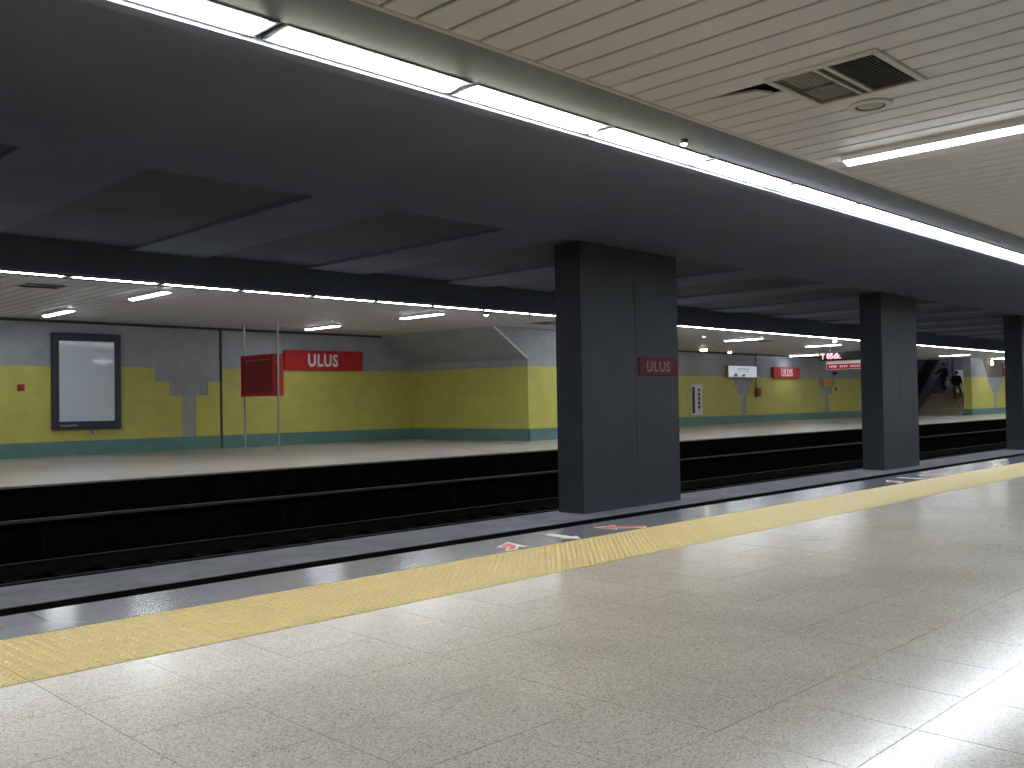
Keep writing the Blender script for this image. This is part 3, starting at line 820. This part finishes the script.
# handrails
hr = empty('handrail', (56.0, 19.74, 0), 'steel handrail on the right of the far stairs with a bright curled end', 'handrail')
MB().cyl((0.1, 0, 0.95), (2.4, 0, 2.15), 0.025, 8).cyl((2.4, 0, 2.15), (5.4, 0, 2.2), 0.025, 8).cyl((0.1, 0, 0.95), (-0.15, 0, 0.88), 0.025, 8).cyl((-0.15, 0, 0.88), (-0.12, 0, 0.70), 0.025, 8).build('rail', M['steel'], hr)
for x, z0, z1 in ((0.15, 0.16, 0.98), (1.3, 0.8, 1.58), (2.5, ZL, 2.15), (4.2, ZL, 2.18)):
    MB().cyl((x, 0, z0), (x, 0, z1), 0.02, 8).build('post', M['steel'], hr)
es = empty('escalator', (55.6, 22.75, 0), 'escalator climbing beside the far stairs behind a grey balustrade', 'escalator')
SL = math.tan(math.radians(33))
def incl(mb, x0, x1, z0, th, ya, yb):
    mb.prism([(x0, z0), (x1, z0+(x1-x0)*SL), (x1, z0+(x1-x0)*SL+th), (x0, z0+th)], 'y', ya, yb)
for yc in (-0.62, 0.62):
    mb = MB(); incl(mb, 0, 5.6, 0.0, 0.85, yc-0.05, yc+0.05); mb.box(-0.7, 0.0, yc-0.05, yc+0.05, 0, 0.85).build('balustrade', M['balustrade'], es)
    mb = MB(); incl(mb, 0, 5.6, 0.85, 0.09, yc-0.06, yc+0.06); mb.box(-0.8, 0.0, yc-0.06, yc+0.06, 0.85, 0.94).build('handrail_belt', M['rubber'], es)
    MB().cyl((-0.8, yc-0.06, 0.80), (-0.8, yc+0.06, 0.80), 0.14, 12).build('belt_end', M['steel'], es)
for k in range(16):
    MB().box(k*0.34, k*0.34+0.36, -0.56, 0.56, max(0.0, 0.22*k-0.05), 0.22*(k+1)).build('escalator_step', M['dark_grey'], es)
structure('wall_escalator', MB().box(61.25, 61.45, 22.1, Y_FWALL, 0.0, 6.7), M['rib'], 'dark wall above the escalator')

# ------------------------------------------------------------------ people
def skin_mesh(name, verts, edges, m, root=0, sub=2, parent=None):
    me = bpy.data.meshes.new(name)
    me.from_pydata([v[0] for v in verts], edges, [])
    o = bpy.data.objects.new(name, me); COL.objects.link(o)
    md = o.modifiers.new('skin', 'SKIN'); md.use_smooth_shade = True
    sv = me.skin_vertices[0].data
    for i, v in enumerate(verts):
        r = v[1]
        sv[i].radius = r if isinstance(r, tuple) else (r, r)
        sv[i].use_root = (i == root)
    sd = o.modifiers.new('sub', 'SUBSURF'); sd.levels = sub; sd.render_levels = sub
    bpy.context.view_layer.update()
    out = bpy.data.meshes.new_from_object(o.evaluated_get(bpy.context.evaluated_depsgraph_get()))
    bpy.data.objects.remove(o)
    out.materials.clear(); out.materials.append(m)
    for p in out.polygons: p.use_smooth = True
    return link(name, out, parent)

def person(loc, rz, J, jm, tm, label, front=None, head_pitch=0.0):
    """J: joints dict in local frame facing -Y (x to the person's left is +X)"""
    body_v = []; idx = {}; ed = []
    def add(n, p, r, to=None):
        idx[n] = len(body_v); body_v.append((p, r))
        if to: ed.append((idx[to], idx[n]))
    add('pelvis', J['pelvis'], (0.15, 0.11))
    add('waist', J['waist'], (0.135, 0.10), 'pelvis'); add('chest', J['chest'], (0.16, 0.115), 'waist')
    add('neck0', J['neck'], 0.058, 'chest'); add('skull0', J['jaw'], 0.062, 'neck0'); add('skull', J['head'], (0.082, 0.098), 'skull0'); add('crown', J['crown'], (0.06, 0.07), 'skull')
    for s in 'LR':
        add('sh'+s, J['sh'+s], 0.06, 'chest'); add('el'+s, J['el'+s], 0.042, 'sh'+s); add('wr'+s, J['wr'+s], 0.027, 'el'+s)
        a, b = Vector(J['el'+s]), Vector(J['wr'+s]); d = (b-a).normalized()
        palm = b+d*0.07; add('pa'+s, tuple(palm), (0.034, 0.022), 'wr'+s)
        side = d.cross(Vector((0, 1, 0)));  side = side.normalized() if side.length > 0.1 else Vector((1, 0, 0))
        for k, (o_, L_) in enumerate(((-0.03, 0.065), (-0.010, 0.08), (0.010, 0.075), (0.03, 0.06))):
            p1 = palm+side*o_+d*0.035; p2 = p1+d*L_*0.5+Vector((0, -0.008, 0)); p3 = p2+d*L_*0.45+Vector((0, -0.02, 0))
            add(f'f{s}{k}a', tuple(p1), 0.010, 'pa'+s); add(f'f{s}{k}b', tuple(p2), 0.009, f'f{s}{k}a'); add(f'f{s}{k}c', tuple(p3), 0.008, f'f{s}{k}b')
        t1_ = palm-side*0.045-d*0.02+Vector((0, -0.02, 0)); t2_ = t1_-side*0.012+d*0.035+Vector((0, -0.01, 0))
        add(f't{s}a', tuple(t1_), 0.011, 'pa'+s); add(f't{s}b', tuple(t2_), 0.009, f't{s}a')
        add('hip'+s, J['hip'+s], 0.09, 'pelvis'); add('kn'+s, J['kn'+s], 0.058, 'hip'+s); add('an'+s, J['an'+s], 0.038, 'kn'+s)
        add('toe'+s, tuple(Vector(J['an'+s])+Vector((0, -0.13, -0.05))), 0.034, 'an'+s)
    body = skin_mesh('person', body_v, ed, M['skin'], 0, 2)
    body.location = loc; body.rotation_euler = (0, 0, rz)
    tag(body, label, 'person')
    # trousers
    v = [(J['pelvis'], (0.17, 0.13)), (tuple(Vector(J['waist'])*0.5+Vector(J['pelvis'])*0.5), (0.155, 0.12))]; e2 = [(0, 1)]
    for s in 'LR':
        n = len(v); hip, kn, an = (Vector(J[q+s]) for q in ('hip', 'kn', 'an'))
        v += [(tuple(hip), 0.108), (tuple(hip.lerp(kn, 0.5)), 0.09), (tuple(kn), 0.074), (tuple(kn.lerp(an, 0.55)), 0.066), (tuple(kn.lerp(an, 0.94)), 0.062)]
        e2 += [(0, n), (n, n+1), (n+1, n+2), (n+2, n+3), (n+3, n+4)]
    skin_mesh('trousers', v, e2, tm, 0, 2, body)
    # jacket
    pv, wv, cv = Vector(J['pelvis']), Vector(J['waist']), Vector(J['chest'])
    v = [(tuple(pv+Vector((0, 0, -0.04))), (0.225, 0.17)), (tuple(wv), (0.215, 0.165)), (tuple(cv), (0.23, 0.165)), (tuple(cv.lerp(Vector(J['neck']), 0.75)), (0.085, 0.085))]
    e2 = [(0, 1), (1, 2), (2, 3)]
    for s in 'LR':
        n = len(v); sh, el, wr = (Vector(J[q+s]) for q in ('sh', 'el', 'wr'))
        v += [(tuple(sh), 0.088), (tuple(sh.lerp(el, 0.5)), 0.074), (tuple(el), 0.064), (tuple(el.lerp(wr, 0.9)), 0.05)]
        e2 += [(2, n), (n, n+1), (n+1, n+2), (n+2, n+3)]
    skin_mesh('jacket', v, e2, jm, 1, 2, body)
    # shoes
    for s in 'LR':
        an = Vector(J['an'+s])
        skin_mesh('shoe', [(tuple(an+Vector((0, 0.04, -0.035))), 0.045), (tuple(an+Vector((0, -0.07, -0.045))), (0.048, 0.035)), (tuple(an+Vector((0, -0.17, -0.052))), (0.042, 0.028))], [(0, 1), (1, 2)], M['shoe'], 0, 1, body)
    # hair
    hd = Vector(J['head'])
    bm = bmesh.new(); bmesh.ops.create_uvsphere(bm, u_segments=18, v_segments=12, radius=1)
    for q in bm.verts:
        c = q.co.copy(); q.co = Vector((c.x*0.093, c.y*0.108, c.z*0.115))+hd+Vector((0, 0.014, 0.035))
    kill = [q for q in bm.verts if q.co.y < hd.y-0.055 and q.co.z < hd.z+0.075 or q.co.z < hd.z-0.09]
    bmesh.ops.delete(bm, geom=kill, context='VERTS')
    me = bpy.data.meshes.new('hair'); bm.to_mesh(me); bm.free(); me.materials.append(M['hair'])
    for p in me.polygons: p.use_smooth = True
    link('hair', me, body)
    # face: nose, eyes, mouth, ears
    fy_ = hd.y-0.098
    MB().prism([(-0.013, hd.z-0.03), (0.013, hd.z-0.03), (0.005, hd.z+0.015), (-0.005, hd.z+0.015)], 'y', fy_-0.018, fy_+0.02).build('nose', M['skin'], body, 0.003)
    for s in (-1, 1):
        MB().cyl((hd.x+s*0.032, fy_+0.014, hd.z+0.012), (hd.x+s*0.032, fy_+0.002, hd.z+0.012), 0.011, 8).build('eye', M['hair'], body)
        MB().box(hd.x+s*0.086-0.008, hd.x+s*0.086+0.008, hd.y-0.015, hd.y+0.02, hd.z-0.03, hd.z+0.03).build('ear', M['skin'], body, 0.006)
    MB().box(-0.024+hd.x, 0.024+hd.x, fy_-0.0, fy_+0.02, hd.z-0.058, hd.z-0.050).build('mouth', M['arrow_red'], body, 0.002)
    if front:
        MB().prism([(-0.055, cv.z+0.13), (0.055, cv.z+0.13), (0.035, wv.z-0.02), (-0.035, wv.z-0.02)], 'y', cv.y-0.165, cv.y-0.10).build('jumper', front, body, 0.01)
    return body

HL = dict(pelvis=(0, 0, 0.93), waist=(0, 0, 1.10), chest=(0, 0.0, 1.33), neck=(0, 0.0, 1.49), jaw=(0, -0.015, 1.565), head=(0, -0.02, 1.64), crown=(0, -0.005, 1.70),
          hipL=(0.095, 0, 0.88), hipR=(-0.095, 0, 0.88))
# person coming down, facing the camera, right hand (on the left of the photo) out to the rail, bag in the other hand
JA = dict(HL, shL=(0.19, 0, 1.42), elL=(0.26, 0.03, 1.16), wrL=(0.29, -0.03, 0.93),
          shR=(-0.19, 0, 1.42), elR=(-0.42, -0.02, 1.24), wrR=(-0.62, -0.10, 1.13),
          knL=(0.11, -0.03, 0.49), anL=(0.11, 0.0, 0.09), knR=(-0.10, -0.04, 0.49), anR=(-0.10, 0.02, 0.09))
pa_ = person((58.15, 21.42, ZL), -PI/2-0.45, JA, M['jacket_a'], M['jeans'], 'person in dark jacket facing the camera on the stair landing, holding a white bag', M['jumper'])
# person going up, back to the camera, left foot on the step above
JB = dict(HL, head=(0, -0.05, 1.62), jaw=(0, -0.035, 1.555), crown=(0, -0.05, 1.68), shL=(0.18, 0, 1.41), elL=(0.25, -0.02, 1.15), wrL=(0.24, -0.16, 0.98),
          shR=(-0.18, 0, 1.41), elR=(-0.25, -0.02, 1.15), wrR=(-0.24, -0.16, 0.98),
          knL=(0.12, -0.10, 0.48), anL=(0.12, 0.05, 0.09), knR=(-0.13, -0.28, 0.62), anR=(-0.13, -0.26, 0.25))
pb_ = person((57.32, 20.40, RISE*5), PI/2+0.05, JB, M['jacket_b'], M['khaki'], 'person in black jacket and khaki trousers climbing the stairs, seen from behind', None)
# carrier bag hanging from the first person's hand
Rz = Matrix.Rotation(-PI/2-0.45, 4, 'Z')
hp = Vector((58.15, 21.42, ZL)) + Rz @ Vector((0.295, -0.04, 0.85))
bg = empty('carrier_bag', (hp.x, hp.y, hp.z-0.42), 'white carrier bag hanging from the hand of the person in the dark jacket', 'bag', rz=-PI/2-0.45)
b_ = MB().prism([(-0.13, 0.02), (-0.10, 0.0), (0.10, 0.0), (0.14, 0.03), (0.12, 0.20), (0.07, 0.29), (-0.06, 0.29), (-0.12, 0.19)], 'y', -0.06, 0.06)
b_.build('bag_body', M['bag'], bg, 0.02)
MB().cyl((-0.05, 0, 0.28), (0, 0, 0.42), 0.008, 6).cyl((0.05, 0, 0.28), (0, 0, 0.42), 0.008, 6).build('bag_handle', M['bag'], bg)
